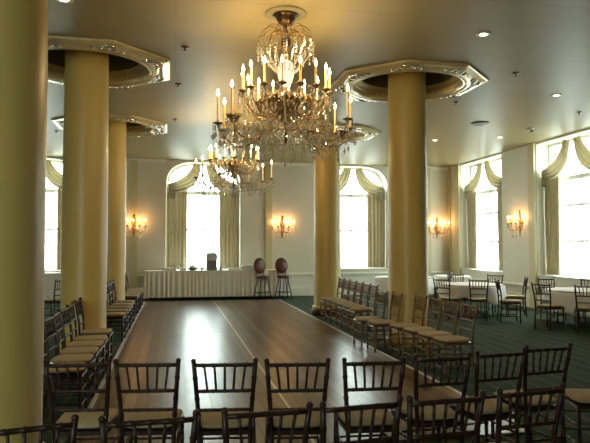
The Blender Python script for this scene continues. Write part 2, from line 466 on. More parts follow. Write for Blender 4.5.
bl = ['olive and beige drapes with swags at the window between left columns',
      'olive and beige drapes with swags behind the buffet table',
      'olive and beige drapes with swags between the two right columns']
for i, cx in enumerate(back_c):
    make_window(i+1, BK, cx-HW, cx+HW, True)
    drapery(BK, cx-HW, cx+HW, True, bl[i], 'window drapes along the back wall', .66)
    sheer(BK, cx-HW+.06, cx+HW-.06, ['white sheer curtain in the back window between the left columns',
          'white sheer curtain in the back window behind the buffet table',
          'white sheer curtain in the back window between the two right columns'][i], 'sheer curtains')
rl = ['olive and beige drapes at the right wall window nearest the corner',
      'olive and beige drapes at the right wall window by the picture edge',
      'olive and beige drapes at the right wall window outside the picture']
for i, (a, b) in enumerate(right_b[:2]):
    make_window(4+i, RT, a, b, False)
    drapery(RT, a, b, False, rl[i], 'window drapes along the right wall', .62)
    sheer(RT, a+.1, b-.1, ['white sheer curtain in the right wall window nearest the corner',
                           'white sheer curtain in the right wall window behind the right round table'][i], 'sheer curtains')

for i, cx in enumerate(fill_window_c): make_window(6+i, FT, cx-HW, cx+HW, True)  # unseen extra window, brightens the nearest column and ceiling
# ------------------------------------------------------------------ dance floor
df = thing('dance_floor', 'brown parquet dance floor of panels with pale metal edging', 'floor', (1.18, 11.6, 0))
W2, Y0, Y1 = 1.99, 4.95, 18.35
m = MB(); m.box((0, (Y0+Y1)/2-11.6, .011), (2*W2, Y1-Y0, .022)); m.build('parquet', M['parquet'], df)
for sx in (-1, 1):
    m = MB(); x = sx*(W2+.03); yl = (Y1-Y0)/2; yc = (Y0+Y1)/2-11.6
    m.add([(x-.035, yc-yl, 0), (x+.035, yc-yl, 0), (x+.035, yc+yl, 0), (x-.035, yc+yl, 0),
           (x-.03, yc-yl, .026), (x+.012, yc-yl, .026), (x+.012, yc+yl, .026), (x-.03, yc+yl, .026)] if sx > 0 else
          [(x-.035, yc-yl, 0), (x+.035, yc-yl, 0), (x+.035, yc+yl, 0), (x-.035, yc+yl, 0),
           (x-.012, yc-yl, .026), (x+.03, yc-yl, .026), (x+.03, yc+yl, .026), (x-.012, yc+yl, .026)],
          [(3, 2, 1, 0), (4, 5, 6, 7), (0, 1, 5, 4), (1, 2, 6, 5), (2, 3, 7, 6), (3, 0, 4, 7)])
    m.build('edge_strip', M['metal_strip'], df)
m = MB(); m.box((0, (Y0+Y1)/2-11.6, .0225), (.028, Y1-Y0, .003)); m.build('seam_strip', M['metal_strip'], df)

# ------------------------------------------------------------------ columns and medallions
cl = ['thick round golden column nearest the camera at left edge',
      'round golden column in the left row, second from the camera',
      'round golden column in the left row, farthest from the camera',
      'round golden column outside the right edge of the picture',
      'round golden column behind the nearer right row of chairs',
      'round golden column behind the farther right row of chairs']
ml = ['octagonal gilt ceiling medallion above the nearest left column',
      'octagonal gilt ceiling medallion around the second left column',
      'octagonal gilt ceiling medallion around the farthest left column',
      'octagonal gilt ceiling medallion near the top right picture corner',
      'octagonal gilt ceiling medallion around the nearer right column',
      'octagonal gilt ceiling medallion around the farther right column']
def oct_r(th, ap):
    a = (th+PI/8) % (PI/4)-PI/8
    return ap/math.cos(a)
def medallion():
    N = 64
    prof = [(1.24, 0, 1), (1.24, .035, 1), (1.215, .055, 1), (1.13, .075, 1), (1.115, .05, 1), (1.09, .05, .8), (1.06, .085, .45),
            (1.04, .105, .1), (1.005, .11, 0), (.985, .075, 0), (.965, .07, 0), (.955, .095, 0), (.93, .10, 0), (.915, .06, 0), (.905, .0, 0), (.905, -.10, 0)]
    m = MB(); vs = []; fs = []
    for ap, dz, o in prof:
        for q in range(N):
            th = 2*PI*q/N; r = oct_r(th, ap)*o+ap*(1-o)
            vs.append((r*math.cos(th), r*math.sin(th), -dz*.7))
    for i in range(len(prof)-1):
        for q in range(N): fs.append((i*N+q, i*N+(q+1) % N, (i+1)*N+(q+1) % N, (i+1)*N+q))
    m.add(vs, fs); return m.mesh('moulding', M['gilt'])
med_me = medallion()
def open_lathe(prof):
    m = MB(); m.lathe(prof, n=48); m.f = [f for f in m.f if len(f) == 4]; m.sm = m.sm[:len(m.f)]; return m
step_me = open_lathe([(.905, -.01), (.905, .05), (.885, .055), (.87, .08), (.85, .085), (.85, .10), (.82, .105), (.815, .12), (.79, .125)]).mesh('stepped_ring', M['gilt_dull'])
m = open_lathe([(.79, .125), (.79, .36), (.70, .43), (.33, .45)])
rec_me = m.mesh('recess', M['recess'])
m = MB()
for a, r in ((0, 1.07), (.10, 1.09), (-.10, 1.09), (.2, 1.06), (-.2, 1.06)):
    m.ball((r*math.cos(a), r*math.sin(a), -.052), .050, 8, 6, (1.2, .8, .45))
m.tube([(1.17+.05*math.cos(t), .10*math.sin(t), -.052) for t in [PI*i/8-PI/2 for i in range(9)]], .016, 6)
orn_me = m.mesh('corner_ornament', M['silver_leaf'])
for i, (x, y) in enumerate(COLS):
    t = thing('column', cl[i], 'column', (x, y, 0), 0, 'round golden columns')
    m = MB(); R = .33
    m.lathe([(R+.055, 0), (R+.055, .14), (R+.045, .16)], n=40); m.build('plinth', M['bronze'] if i == 5 else M['column'], t)
    m = MB(); m.lathe([(R+.035, .16), (R+.045, .18), (R+.035, .21), (R+.01, .225), (R, .25), (R, 1.6), (R-.002, 3), (R-.012, 4.3), (R-.012, CEIL+.46)], n=40)
    m.build('shaft', M['column'], t)
    if i == 3: pass
    d = thing('ceiling_medallion', ml[i], 'ceiling medallion', (x, y, CEIL-.001), 0, 'ceiling medallions around the columns')
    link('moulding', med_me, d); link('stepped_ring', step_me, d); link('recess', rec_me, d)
    for q in range(8): link('corner_ornament', orn_me, d, rz=PI/8+q*PI/4)

# ------------------------------------------------------------------ chiavari chairs
def bamboo(pts, r, rings=(.25, .5, .75), n=8):
    """turned rod with swollen rings"""
    P = [Vector(p) for p in pts]
    seg = [(P[i+1]-P[i]).length for i in range(len(P)-1)]; L = sum(seg)
    ts = sorted({0, 1, *[i/ (len(P)-1) for i in range(len(P))]} | {t+e for t in rings for e in (-.018, 0, .018)})
    out = []; rr = []
    for t in ts:
        a = t*L; i = 0
        while i < len(seg)-1 and a > seg[i]: a -= seg[i]; i += 1
        out.append(P[i].lerp(P[i+1], min(1, a/seg[i]))); rr.append(r*1.28 if any(abs(t-q) < .002 for q in rings) else r)
    return MB().tube(out, rr, n)
def make_chair(label, group, wood):
    t = thing('chiavari_chair', label, 'chair', (0, 0, 0), 0, group)
    m = MB()
    def sf(x, y): return x
    # seat frame: tapered slab with rounded front rail
    vs = []
    for z, e in ((.415, -.004), (.42, 0), (.44, 0), (.445, -.006)):
        for x, y in ((-.178, -.205), (.178, -.205), (.20, .205), (-.20, .205)): vs.append((x+math.copysign(e, x), y+math.copysign(e, y), z))
    fs = [(3, 2, 1, 0), (12, 13, 14, 15)]+[(l*4+i, l*4+(i+1) % 4, l*4+4+(i+1) % 4, l*4+4+i) for l in range(3) for i in range(4)]
    m.add(vs, fs); m.build('seat', wood, t)
    m = MB()
    def fn(u, v):                      # puffed cushion top and bottom
        a = 2*PI*u; ca, sa = math.cos(a), math.sin(a); e = .38
        x = math.copysign(abs(ca)**e, ca); y = math.copysign(abs(sa)**e, sa)
        k = math.sin(PI*v); k = k**.4; z = -math.cos(PI*v)
        wx = .192+.012*y
        return (x*wx*k, y*.205*k+.005, .4705+.0245*math.copysign(abs(z)**.7, z)*(1 if z > 0 else .98))
    m.grid(fn, 32, 10); m.build('cushion', M['cushion'], t)
    for sx in (-1, 1):
        bamboo([(sx*.188, .185, 0), (sx*.186, .188, .43)], .0145, (.18, .3, .62, .74)).build('front_leg', wood, t)
        b = bamboo([(sx*.172, -.235, 0), (sx*.170, -.195, .44), (sx*.186, -.215, .66), (sx*.206, -.262, .915)], .0155, (.12, .22, .38, .6, .72, .88))
        b.ball((sx*.207, -.263, .925), .0175, 8, 6)
        b.build('back_post', wood, t)
    def yz(z):    # back plane
        return -.195-(z-.44)*.09 if z < .66 else -.215-(z-.66)*.184
    def xw(z): return .170+(z-.44)*.073 if z < .66 else .186+(z-.66)*.078
    for z, r in ((.895, .0135), (.715, .0125), (.585, .0115)):
        w = xw(z); bamboo([(-w, yz(z), z), (w, yz(z), z)], r, (.14, .3, .5, .7, .86)).build('back_rail', wood, t)
    for i in range(5):
        f = (i-2)/2*.66
        bamboo([(f*xw(.715)*.92, yz(.715), .715), (f*xw(.895)*1.02, yz(.895), .895)], .0085, (.3, .7), 6).build('spindle', wood, t)
    for z, y0 in ((.12, .187), (.27, .187)):
        bamboo([(-.187, y0, z), (.187, y0, z)], .009, (.25, .5, .75), 6).build('stretcher', wood, t)
    for z in (.15, .30):
        for sx in (-1, 1):
            bamboo([(sx*.172, -.235+z*.09, z), (sx*.187, .186, z)], .009, (.3, .5, .7), 6).build('stretcher', wood, t)
    bamboo([(-.171, -.216, .20), (.171, -.216, .20)], .009, (.25, .5, .75), 6).build('stretcher', wood, t)
    return t
chair0 = make_chair('', '', M['wood']); tree0 = snapshot(chair0); used = {'a': False}
chairG = make_chair('', '', M['wood_gold']); treeG = snapshot(chairG)
def chair(x, y, deg, label, group, gold=False, z=0.):
    src, tr, key = (chairG, treeG, 'g') if gold else (chair0, tree0, 'a')
    if not used.get(key):
        used[key] = True; src.location = (x, y, z); src.rotation_euler.z = math.radians(deg); src['label'] = label; src['group'] = group
        return src
    return dup(src, tr, (x, y, z), math.radians(deg), label, group)
def chair_back(x, y, deg, *a, **k):     # (x, y) = middle of the top rail
    r = math.radians(deg); chair(x-.262*math.sin(r), y+.262*math.cos(r), deg, *a, **k)

ORD = ['leftmost', 'second from left', 'third from left', 'fourth from left', 'fifth from left', 'sixth from left', 'seventh from left', 'rightmost']
row2 = [(-.625, 4.25, -7), (-.17, 4.17, -7), (.34, 4.07, -7), (.82, 3.98, -8), (1.34, 3.92, -5), (1.86, 3.96, 2), (2.35, 4.03, 7), (2.83, 4.17, 7)]
for i, (x, y, a) in enumerate(row2):
    chair_back(x, y, a, 'dark chiavari chair facing the dance floor, %s in the row of eight' % ORD[i], 'chairs along the near end of the dance floor')
row1 = [(-.63, 2.82, 12), (-.10, 2.83, 3), (.445, 2.86, 3), (.92, 2.88, 6), (1.38, 2.90, 3), (1.91, 2.97, 7)]
O6 = ['leftmost', 'second from left', 'third from left', 'fourth from left', 'fifth from left', 'rightmost']
for i, (x, y, a) in enumerate(row1):
    chair_back(x, y, a, 'dark chiavari chair nearest the camera, %s of six cropped by picture bottom' % O6[i], 'chairs closest to the camera')
chair(3.36, 4.36, 74, 'dark chiavari chair with only its tan cushion showing at lower right edge', 'chairs along the near end of the dance floor')

O = ['nearest', 'second', 'third', 'fourth', 'fifth', 'sixth']
for i, y in enumerate((6.40, 6.90, 7.38, 7.86, 8.34, 8.98)):
    chair(-1.07, y, -90+random.uniform(-4, 4), 'dark chiavari chair with tan cushion, %s from camera between the two nearer left columns' % O[i], 'chairs between the nearer left columns')
for i, y in enumerate((11.15, 11.75, 12.35, 12.95, 13.55)):
    chair(-1.05, y, -90+random.uniform(-4, 4), 'dark chiavari chair with tan cushion, %s from camera between the two farther left columns' % O[i], 'chairs between the farther left columns')
for i in range(4):
    chair(-1.04, 15.1+.66*i, -90+random.uniform(-5, 5), 'dark chiavari chair with tan cushion, %s from camera beyond the farthest left column' % O[i], 'chairs beyond the farthest left column')
for i, (x, y) in enumerate(((3.58, 7.36), (3.56, 7.82), (3.53, 8.28), (3.49, 8.74), (3.28, 9.20))):
    chair(x, y, 90, 'chiavari chair in side-lit gold tone with tan cushion, %s from camera in the nearer right row' % O[i], 'nearer right row of chairs', gold=True)
chair(3.20, 9.66, 92, 'chiavari chair in side-lit gold tone pushed forward before the nearer right column, end of its row', 'nearer right row of chairs', gold=True)
for i in range(6):
    chair(3.56, 11.16+.46*i, 90, 'chiavari chair in side-lit gold tone with tan cushion, %s from camera in the farther right row' % O[i], 'farther right row of chairs', gold=True)
chair(-2.66, 14.3, 60, 'dark chiavari chair standing alone in the aisle behind the left columns', 'single chairs')

# ------------------------------------------------------------------ round tables
def leg_table(x, y, r, label, cloth_label, drop=.27, corner=.17, rot=.2):
    t = thing('round_table', label, 'table', (x, y, 0), 0, 'round dining tables')
    m = MB(); m.lathe([(r-.02, .715), (r, .722), (r, .738), (r-.02, .745)], n=40); m.build('tabletop', M['wood_gold'], t)
    for q in range(4):
        a = PI/4+q*PI/2; rr = r*.62
        MB().tube([(rr*math.cos(a), rr*math.sin(a), .716), (rr*1.08*math.cos(a), rr*1.08*math.sin(a), 0)], .017, 8).build('leg', M['black'], t)
    m = MB()
    def fn(u, v):
        a = 2*PI*u
        if v < .35:
            q = v/.35; return ((r+.004)*q*math.cos(a), (r+.004)*q*math.sin(a), 0)
        w = (v-.35)/.65
        L = drop+corner*abs(math.sin(2*(a+rot)))**3
        f = math.sin(a*14+2*math.sin(3*a))*.022*w+.02*w+.05*w*abs(math.sin(2*(a+rot)))**3
        rr = r+.012+f
        return (rr*math.cos(a), rr*math.sin(a), -L*w)
    m.grid(fn, 112, 12)
    o = m.build('tablecloth', M['cloth'], None, (x, y, .75), solid=.004)
    tag(o, cloth_label, 'tablecloth', 'white tablecloths on round tables')
leg_table(7.15, 13.60, .76, 'round dining table near the corner window, mostly under its cloth', 'white cloth on the round table left of the turned out chair', .27, .18, .5)
leg_table(8.50, 11.35, .72, 'round dining table at the right edge of the picture, mostly under its cloth', 'white cloth on the round table at the right edge of the picture', .27, .18, .2)
leg_table(8.45, 17.3, .55, 'small round table under the corner window, mostly under its cloth', 'white cloth on the small table under the corner window', .27, .15, .8)
leg_table(6.75, 17.0, .85, 'round dining table half hidden behind the nearer right column', 'white cloth on the round table behind the nearer right column', .30, .18, .1)
G = 'chairs around the round tables'
def face(x, y, tx, ty): return math.degrees(math.atan2(ty-y, tx-x))-90
for (x, y, tx, ty, lab) in [
    (6.22, 12.98, 7.15, 13.6, 'dark chiavari chair at front left of the table left of the turned out chair'),
    (6.80, 12.66, 7.15, 13.6, 'dark chiavari chair at the camera side of the table left of the turned out chair'),
    (7.32, 14.62, 7.15, 13.6, 'dark chiavari chair straight behind the table left of the turned out chair'),
    (8.02, 14.22, 7.15, 13.6, 'dark chiavari chair at back right of the table left of the turned out chair'),
    (8.07, 13.18, 7.15, 13.6, 'dark chiavari chair at right of the table left of the turned out chair'),
    (7.48, 10.98, 8.50, 11.35, 'dark chiavari chair side on at left of the table at right edge of picture'),
    (7.90, 10.42, 8.50, 11.35, 'dark chiavari chair at camera side of the table at right edge of picture'),
    (8.52, 12.36, 8.50, 11.35, 'dark chiavari chair behind the table at right edge of picture, before the window'),
    (9.20, 12.02, 8.50, 11.35, 'dark chiavari chair behind right of the table at right edge of picture'),
    (7.68, 16.36, 6.75, 17.0, 'dark chiavari chair right of the table behind the nearer right column'),
    (6.24, 15.88, 6.75, 17.0, 'dark chiavari chair at camera side of the table behind the nearer right column')]:
    chair(x, y, face(x, y, tx, ty), lab, G)
chair(7.27, 12.10, -110, 'dark chiavari chair turned out from its table with seat facing right', G)

# ------------------------------------------------------------------ buffet tables and what stands on them
def buffet(x0, x1, y0, y1, h, tl, clbl):
    cx, cy = (x0+x1)/2, (y0+y1)/2
    t = thing('banquet_table', tl, 'table', (cx, cy, 0))
    m = MB(); m.box((0, 0, h-.018), (x1-x0, y1-y0, .03), bev=.006); m.build('tabletop', M['wood_gold'], t)
    for sx in (-1, 1):
        for sy in (-1, 1):
            MB().tube([(sx*(x1-x0)*.46, sy*(y1-y0)*.4, h-.034), (sx*(x1-x0)*.46, sy*(y1-y0)*.4, 0)], .018, 8).build('leg', M['black'], t)
    m = MB()
    hx, hy = (x1-x0)/2+.012, (y1-y0)/2+.012
    per = []
    def edge(ax, ay, bx, by):
        L = math.hypot(bx-ax, by-ay); n = int(L/.02)
        for i in range(n): per.append((ax+(bx-ax)*i/n, ay+(by-ay)*i/n))
    edge(-hx, -hy, hx, -hy); edge(hx, -hy, hx, hy); edge(hx, hy, -hx, hy); edge(-hx, hy, -hx, -hy)
    N = len(per); nz = 6; vs = []; fs = []
    for j in range(nz+1):
        w = j/nz
        for i, (px, py) in enumerate(per):
            f = (.5+.5*math.sin(i*.02*2*PI/.14+1.9*math.sin(i*.071)+1.1*math.sin(i*.173)))*.026*min(1, .25+w)*(1+.6*math.sin(i*.045))
            ox = math.copysign(1, px) if abs(abs(px)-hx) < 1e-6 else 0; oy = math.copysign(1, py) if abs(abs(py)-hy) < 1e-6 else 0
            vs.append((px+ox*f, py+oy*f, -w*(h-.09)))
    for j in range(nz):
        for i in range(N): fs.append((j*N+i, j*N+(i+1) % N, (j+1)*N+(i+1) % N, (j+1)*N+i))
    m.add(vs, fs, True); m.add([(-hx, -hy, 0), (hx, -hy, 0), (hx, hy, 0), (-hx, hy, 0)], [(0, 1, 2, 3)])
    o = m.build('table_skirt', M['skirt'], None, (cx, cy, h+.004)); tag(o, clbl, 'tablecloth')
    return t
BH = .90
buffet(-.88, 3.60, 18.90, 19.58, BH, 'long buffet table hidden under its pleated ivory skirt', 'long ivory pleated skirt and cloth on the buffet table by back wall')
buffet(-5.3, -3.25, 18.90, 19.58, .86, 'side table hidden under its cloth, seen between the left columns', 'ivory pleated cloth on the side table between the left columns')
TZ = BH+.0045
def onto(px_x, y0, name, label, cat, group=None): return thing(name, label, cat, (px_x, y0+.16, TZ), 0, group)
# beverage dispenser with pointed lid
t = onto(1.17, 18.98, 'beverage_dispenser', 'tall grey beverage dispenser with peaked lid on the buffet table', 'dispenser')
m = MB(); m.box((0, 0, .15), (.33, .28, .30), bev=.02); m.build('base', M['base_grey'], t)
m = MB(); m.box((0, 0, .40), (.34, .29, .20), bev=.02); m.build('tank', M['steel'], t)
m = MB(); m.lathe([(.235, 0), (.235, .02), (.16, .05), (.06, .09), (.03, .12), (.0001, .13)], (0, 0, .50), 4)
m.xform(lambda v: Vector((.707*(v.x-v.y), .707*(v.x+v.y)*.85, v.z))); m.build('lid', M['steel'], t)
m = MB(); m.tube([(0, -.14, .12), (0, -.19, .12), (0, -.20, .08)], .014, 8); m.build('tap', M['black'], t)
# trays and dishes
def tray(x, y, w, d, label, mat, food=None):
    t = onto(x, y, 'serving_tray', label, 'tray', 'trays on the buffet table')
    m = MB(); vs = []
    for sx, sz in ((.86, 0), (1, .085), (.985, .088), (.85, .012)):
        for a, b in ((-1, -1), (1, -1), (1, 1), (-1, 1)): vs.append((a*w/2*sx, b*d/2*sx, sz))
    m.add(vs, [(3, 2, 1, 0), (12, 13, 14, 15)]+[(l*4+i, l*4+(i+1) % 4, l*4+4+(i+1) % 4, l*4+4+i) for l in range(3) for i in range(4)])
    m.build('tray', mat, t)
    for sx in (-1, 1):
        MB().tube([(sx*w/2*.97, -.06, .086), (sx*w/2*1.06, -.05, .10), (sx*w/2*1.06, .05, .10), (sx*w/2*.97, .06, .086)], .007, 6).build('handle', mat, t)
    return t
tray(-.14, 18.95, .46, .34, 'white rectangular tray at the left end of the buffet', M['china'])
tray(.28, 19.0, .20, .26, 'small white tray beside the dark bowl on the buffet', M['china'])
tray(1.86, 19.0, .40, .32, 'white tray just right of the beverage dispenser', M['china'])
# chafing dish with rounded lid
t = onto(2.33, 19.0, 'chafing_dish', 'low grey chafing dish with rolled lid at the right of the buffet', 'chafing dish')
m = MB(); m.box((0, 0, .03), (.42, .30, .06), bev=.01); m.build('pan', M['steel'], t)
m = MB()
m.grid(lambda u, v: (-.2+.4*u, -.14*math.cos(PI*v), .06+.075*math.sin(PI*v)), 4, 12); 
m.add([(-.2, -.14*math.cos(PI*i/12), .06+.075*math.sin(PI*i/12)) for i in range(13)], [tuple(range(13))])
m.add([(.2, -.14*math.cos(PI*i/12), .06+.075*math.sin(PI*i/12)) for i in range(13)], [tuple(range(13))])
m.build('lid', M['steel'], t)
m = MB(); m.tube([(-.06, -.14, .10), (-.06, -.165, .11), (.06, -.165, .11), (.06, -.14, .10)], .007, 6); m.build('handle', M['black'], t)
# dark bowl with napkin mound
t = onto(.58, 18.95, 'bowl', 'dark bowl heaped with white napkins on the buffet', 'bowl')
m = MB(); m.lathe([(.07, 0), (.15, .05), (.165, .085), (.155, .085), (.14, .055), (.0001, .02)], n=20); m.build('bowl', M['dark_plastic'], t)
m = MB()
for a in range(5): m.ball((.06*math.cos(a*1.26), .05*math.sin(a*1.26), .10+.02*(a % 2)), .06, 8, 6, (1, 1, .8))
m.ball((0, 0, .15), .055, 8, 6); m.build('napkins', M['china'], t)
t = onto(.86, 18.90, 'cup', 'small white cup between the bowl and beverage dispenser', 'cup')
m = MB(); m.lathe([(.03, 0), (.042, .05), (.05, .10), (.044, .10), (.036, .05), (.0001, .012)], n=16); m.build('body', M['china'], t)
m = MB(); m.tube([(.045, 0, .085), (.075, 0, .075), (.07, 0, .04), (.04, 0, .03)], .006, 6); m.build('handle', M['china'], t)
t = onto(1.46, 18.92, 'jug', 'small steel cream jug right beside the beverage dispenser', 'jug')
m = MB(); m.lathe([(.045, 0), (.06, .04), (.05, .10), (.04, .13), (.046, .15), (.04, .15), (.036, .12), (.0001, .02)], n=16); m.build('body', M['steel'], t)
m = MB(); m.tube([(.042, 0, .13), (.09, 0, .12), (.085, 0, .06), (.055, 0, .05)], .007, 6); m.build('handle', M['steel'], t)

# ------------------------------------------------------------------ bar stools
def stool(x, y, rz, label):
    t = thing('bar_stool', label, 'stool', (x, y, 0), rz, 'round backed bar stools')
    m = MB(); m.lathe([(.0001, .665), (.17, .665), (.205, .69), (.205, .725), (.17, .75), (.0001, .758)], n=24); m.build('seat', M['vinyl'], t)
    m = MB()
    prof = [(.0001, -.030), (.15, -.030), (.185, -.012), (.185, .012), (.15, .030), (.0001, .034)]
    m.lathe(prof, n=28); m.xform(lambda v: Vector((v.x, .20+v.z+.10*(v.y), 1.045+v.y*1.22))); m.build('backrest', M['vinyl'], t)
    m = MB()
    m.tube([(.197*math.cos(a), .20+.10*.197*math.sin(a), 1.045+.197*1.22*math.sin(a)) for a in [2*PI*i/28 for i in range(29)]], .013, 6); m.build('back_frame', M['bronze'], t)
    for sx in (-1, 1):
        MB().tube([(sx*.12, .17, .70), (sx*.13, .185, .80), (sx*.14, .19, .90)], .014, 8).build('back_support', M['bronze'], t)
        for sy in (-1, 1):
            MB().tube([(sx*.11, sy*.11, .67), (sx*.22, sy*.21, 0)], [.017, .014], 8).build('leg', M['black'], t)
    for sx, sy, ex, ey in ((-1, -1, 1, -1), (1, -1, 1, 1), (1, 1, -1, 1), (-1, 1, -1, -1)):
        MB().tube([(sx*.184, sy*.176, .22), (ex*.184, ey*.176, .22)], .010, 6).build('footrest', M['black'], t)
stool(2.72, 18.60, .35, 'oxblood bar stool with round padded back, nearer the beverage dispenser')
stool(3.38, 18.61, .15, 'oxblood bar stool with round padded back, nearer the right columns')

# ------------------------------------------------------------------ chandeliers
def bez(p0, p1, p2, p3, n=14):
    out = []
    for i in range(n+1):
        t = i/n
        out.append(tuple(p0[j]*(1-t)**3+3*p1[j]*t*(1-t)**2+3*p2[j]*t*t*(1-t)+p3[j]*t**3 for j in range(3)))
    return out
def rad(r, z, a): return (r*math.cos(a), r*math.sin(a), z)
def strand_mesh(length, drop, bead=.0125, step=.034, key=[0]):
    m = MB(); z = 0
    while -z < length:
        m.octa((0, 0, z-step*.5), bead, step*.44); z -= step
    if drop: m.octa((0, 0, z-drop*.5), drop*.30, drop*.5)
    return m.mesh('crystal_strand', M['crystal'])
def garland_mesh(p0, p1, sag, n):
    m = MB()
    for i in range(n+1):
        t = i/n
        m.octa((p0[0]+(p1[0]-p0[0])*t, p0[1]+(p1[1]-p0[1])*t, p0[2]+(p1[2]-p0[2])*t-sag*4*t*(1-t)), .010, .014)
    return m.mesh('crystal_garland', M['crystal'])
def candle(parent, p, h, flame_mat, r=.0125, fs=1.):
    m = MB(); m.lathe([(.020, -.02), (.022, 0), (.018, .012), (r, .014), (r, h), (r*.6, h+.004)], p, 10)
    c = m.build('candle', M['wax'], parent)
    m = MB(); z0 = h+.004
    m.lathe([(.0045, z0), (.011*fs, z0+.012), (.0135*fs, z0+.024*fs), (.010*fs, z0+.040*fs), (.004*fs, z0+.058*fs), (.0003, z0+.070*fs)], p, 8)
    m.build('flame_bulb', flame_mat, c)
def bobeche(m, p, r=.055): m.lathe([(.012, -.03), (.02, -.018), (r, 0), (r*1.02, .006), (r*.5, .004), (.012, .012)], p, 14)

def make_chandelier(loc, label):
    t = thing('chandelier', label, 'chandelier', loc, 0, 'crystal chandeliers')
    Z = lambda dz: dz-2.76          # heights measured above eye level; 2.76 is the ceiling
    m = MB(); m.lathe([(.155, Z(2.76)), (.16, Z(2.735)), (.12, Z(2.72)), (.115, Z(2.69)), (.09, Z(2.64)), (.04, Z(2.61)), (.02, Z(2.60))], n=28); m.build('canopy', M['bronze'], t)
    m = MB(); m.lathe([(.25, Z(2.76)), (.25, Z(2.752)), (.22, Z(2.744)), (.15, Z(2.740))], n=32); m.build('ceiling_plate', M['plate'], t)
    m = MB(); m.tube([(0, 0, Z(2.63)), (0, 0, Z(2.10))], .012, 8); m.tube([(0, 0, Z(1.95)), (0, 0, Z(1.20))], .014, 8); m.build('stem', M['bronze'], t)
    m = MB(); m.lathe([(.012, Z(2.57)), (.03, Z(2.55)), (.015, Z(2.52)), (.035, Z(2.49)), (.062, Z(2.43)), (.055, Z(2.38)), (.025, Z(2.34)), (.03, Z(2.31)), (.012, Z(2.28))], n=18); m.build('baluster', M['bronze'], t)
    m = MB(); m.lathe([(.03, Z(2.20)), (.085, Z(2.16)), (.10, Z(2.08)), (.095, Z(2.0)), (.075, Z(1.93)), (.03, Z(1.87))], n=20); m.build('glass_baluster', M['frost'], t)
    # crown of arching sprays
    for q in range(12):
        a = 2*PI*q/12
        m = MB(); m.tube(bez(rad(.03, Z(2.48), a), rad(.07, Z(2.64), a), rad(.32, Z(2.66), a), rad(.335, Z(2.36), a), 12), [.006-.0002*i for i in range(13)], 6)
        m.tube(bez(rad(.03, Z(2.44), a+.26), rad(.06, Z(2.58), a+.26), rad(.19, Z(2.58), a+.26), rad(.20, Z(2.40), a+.26), 10), .006, 5)
        m.build('crown_arm', M['brass'], t)
    m = MB(); m.tube([rad(.335, Z(2.42), 2*PI*i/36) for i in range(37)], .005, 5, cap=False); m.build('crown_ring', M['brass'], t)
    # gilded hub with leaves
    m = MB(); m.lathe([(.02, Z(1.88)), (.09, Z(1.77)), (.06, Z(1.76)), (.11, Z(1.70)), (.13, Z(1.65)), (.08, Z(1.58)), (.05, Z(1.50)), (.07, Z(1.46)), (.02, Z(1.40))], n=24); m.build('hub', M['brass'], t)
    for q in range(18):
        a = 2*PI*q/18+.1; ca, sa = math.cos(a), math.sin(a)
        m = MB()
        def leaf(u, v, a=a):
            r = .10+.25*u; w = .034*math.sin(PI*min(1, u*.9+.08))*(v-.5)*2
            z = Z(1.66)+.10*math.sin(u*2.6)-.05*u*u+abs(w)*.5
            return (r*math.cos(a)-w*math.sin(a), r*math.sin(a)+w*math.cos(a), z+.012*math.sin(u*25))
        m.grid(leaf, 12, 4); m.build('gilt_leaf', M['brass'], t, solid=.006)
    up = [2*PI*i/16+.13 for i in range(16)]
    lowa = [math.radians(d) for d in (0, 28, -40, 180, 150, 212)]
    # upper tier
    for a in up:
        m = MB(); m.tube(bez(rad(.10, Z(1.62), a), rad(.26, Z(1.42), a), rad(.46, Z(1.50), a), rad(.52, Z(1.78), a), 16), .0085, 7)
        m.tube(bez(rad(.30, Z(1.56), a), rad(.40, Z(1.72), a), rad(.26, Z(1.80), a), rad(.30, Z(1.68), a), 10), .007, 5)
        bobeche(m, rad(.52, Z(1.785), a)); m.build('upper_arm', M['brass'], t)
        candle(t, rad(.52, Z(1.81), a), .20, M['flame'], .0125, 1.25)
    # lower tier
    for a in lowa:
        m = MB(); m.tube(bez(rad(.10, Z(1.55), a), rad(.36, Z(1.12), a), rad(.74, Z(1.08), a), rad(.80, Z(1.40), a), 18), .0095, 7)
        m.tube(bez(rad(.34, Z(1.29), a), rad(.30, Z(1.44), a), rad(.52, Z(1.50), a), rad(.50, Z(1.30), a), 10), .007, 5)
        bobeche(m, rad(.80, Z(1.41), a), .06); m.build('lower_arm', M['brass'], t)
        candle(t, rad(.80, Z(1.435), a), .29, M['flame'], .0125, 1.25)
    m = MB(); m.tube([rad(.50, Z(1.27), 2*PI*i/40) for i in range(41)], .008, 6, cap=False)
    m.tube([rad(.30, Z(1.33), 2*PI*i/32) for i in range(33)], .006, 6, cap=False); m.build('crystal_ring', M['brass'], t)
    for q in range(4): glow(t, rad(.46, Z(2.03), PI/4+q*PI/2), 15, (1, .70, .32), .05)
    # crystals: the larger strands as parts of their own
    S1 = strand_mesh(.14, .05); S2 = strand_mesh(.07, .06); S3 = strand_mesh(.02, .075, .010); S4 = strand_mesh(.10, .10)
    for q in range(18): link('crystal_strand', S1, t, rad(.335, Z(2.41), 2*PI*q/18))
    for q in range(10): link('crystal_strand', S1, t, rad(.20, Z(2.40), 2*PI*q/10+.2))
    for a in up:
        link('crystal_strand', S2, t, rad(.565, Z(1.775), a))
    for a in lowa:
        for e in (-.075, 0, .075): link('crystal_strand', S4 if e == 0 else S2, t, rad(.855-abs(e)*.3, Z(1.40), a+e))
    for q in range(22): link('crystal_strand', S3, t, rad(.50, Z(1.262), 2*PI*q/22))
    for q in range(12): link('crystal_strand', S4, t, rad(.30, Z(1.325), 2*PI*q/12))
    link('crystal_strand', strand_mesh(.06, .10, .014), t, (0, 0, Z(1.25)))
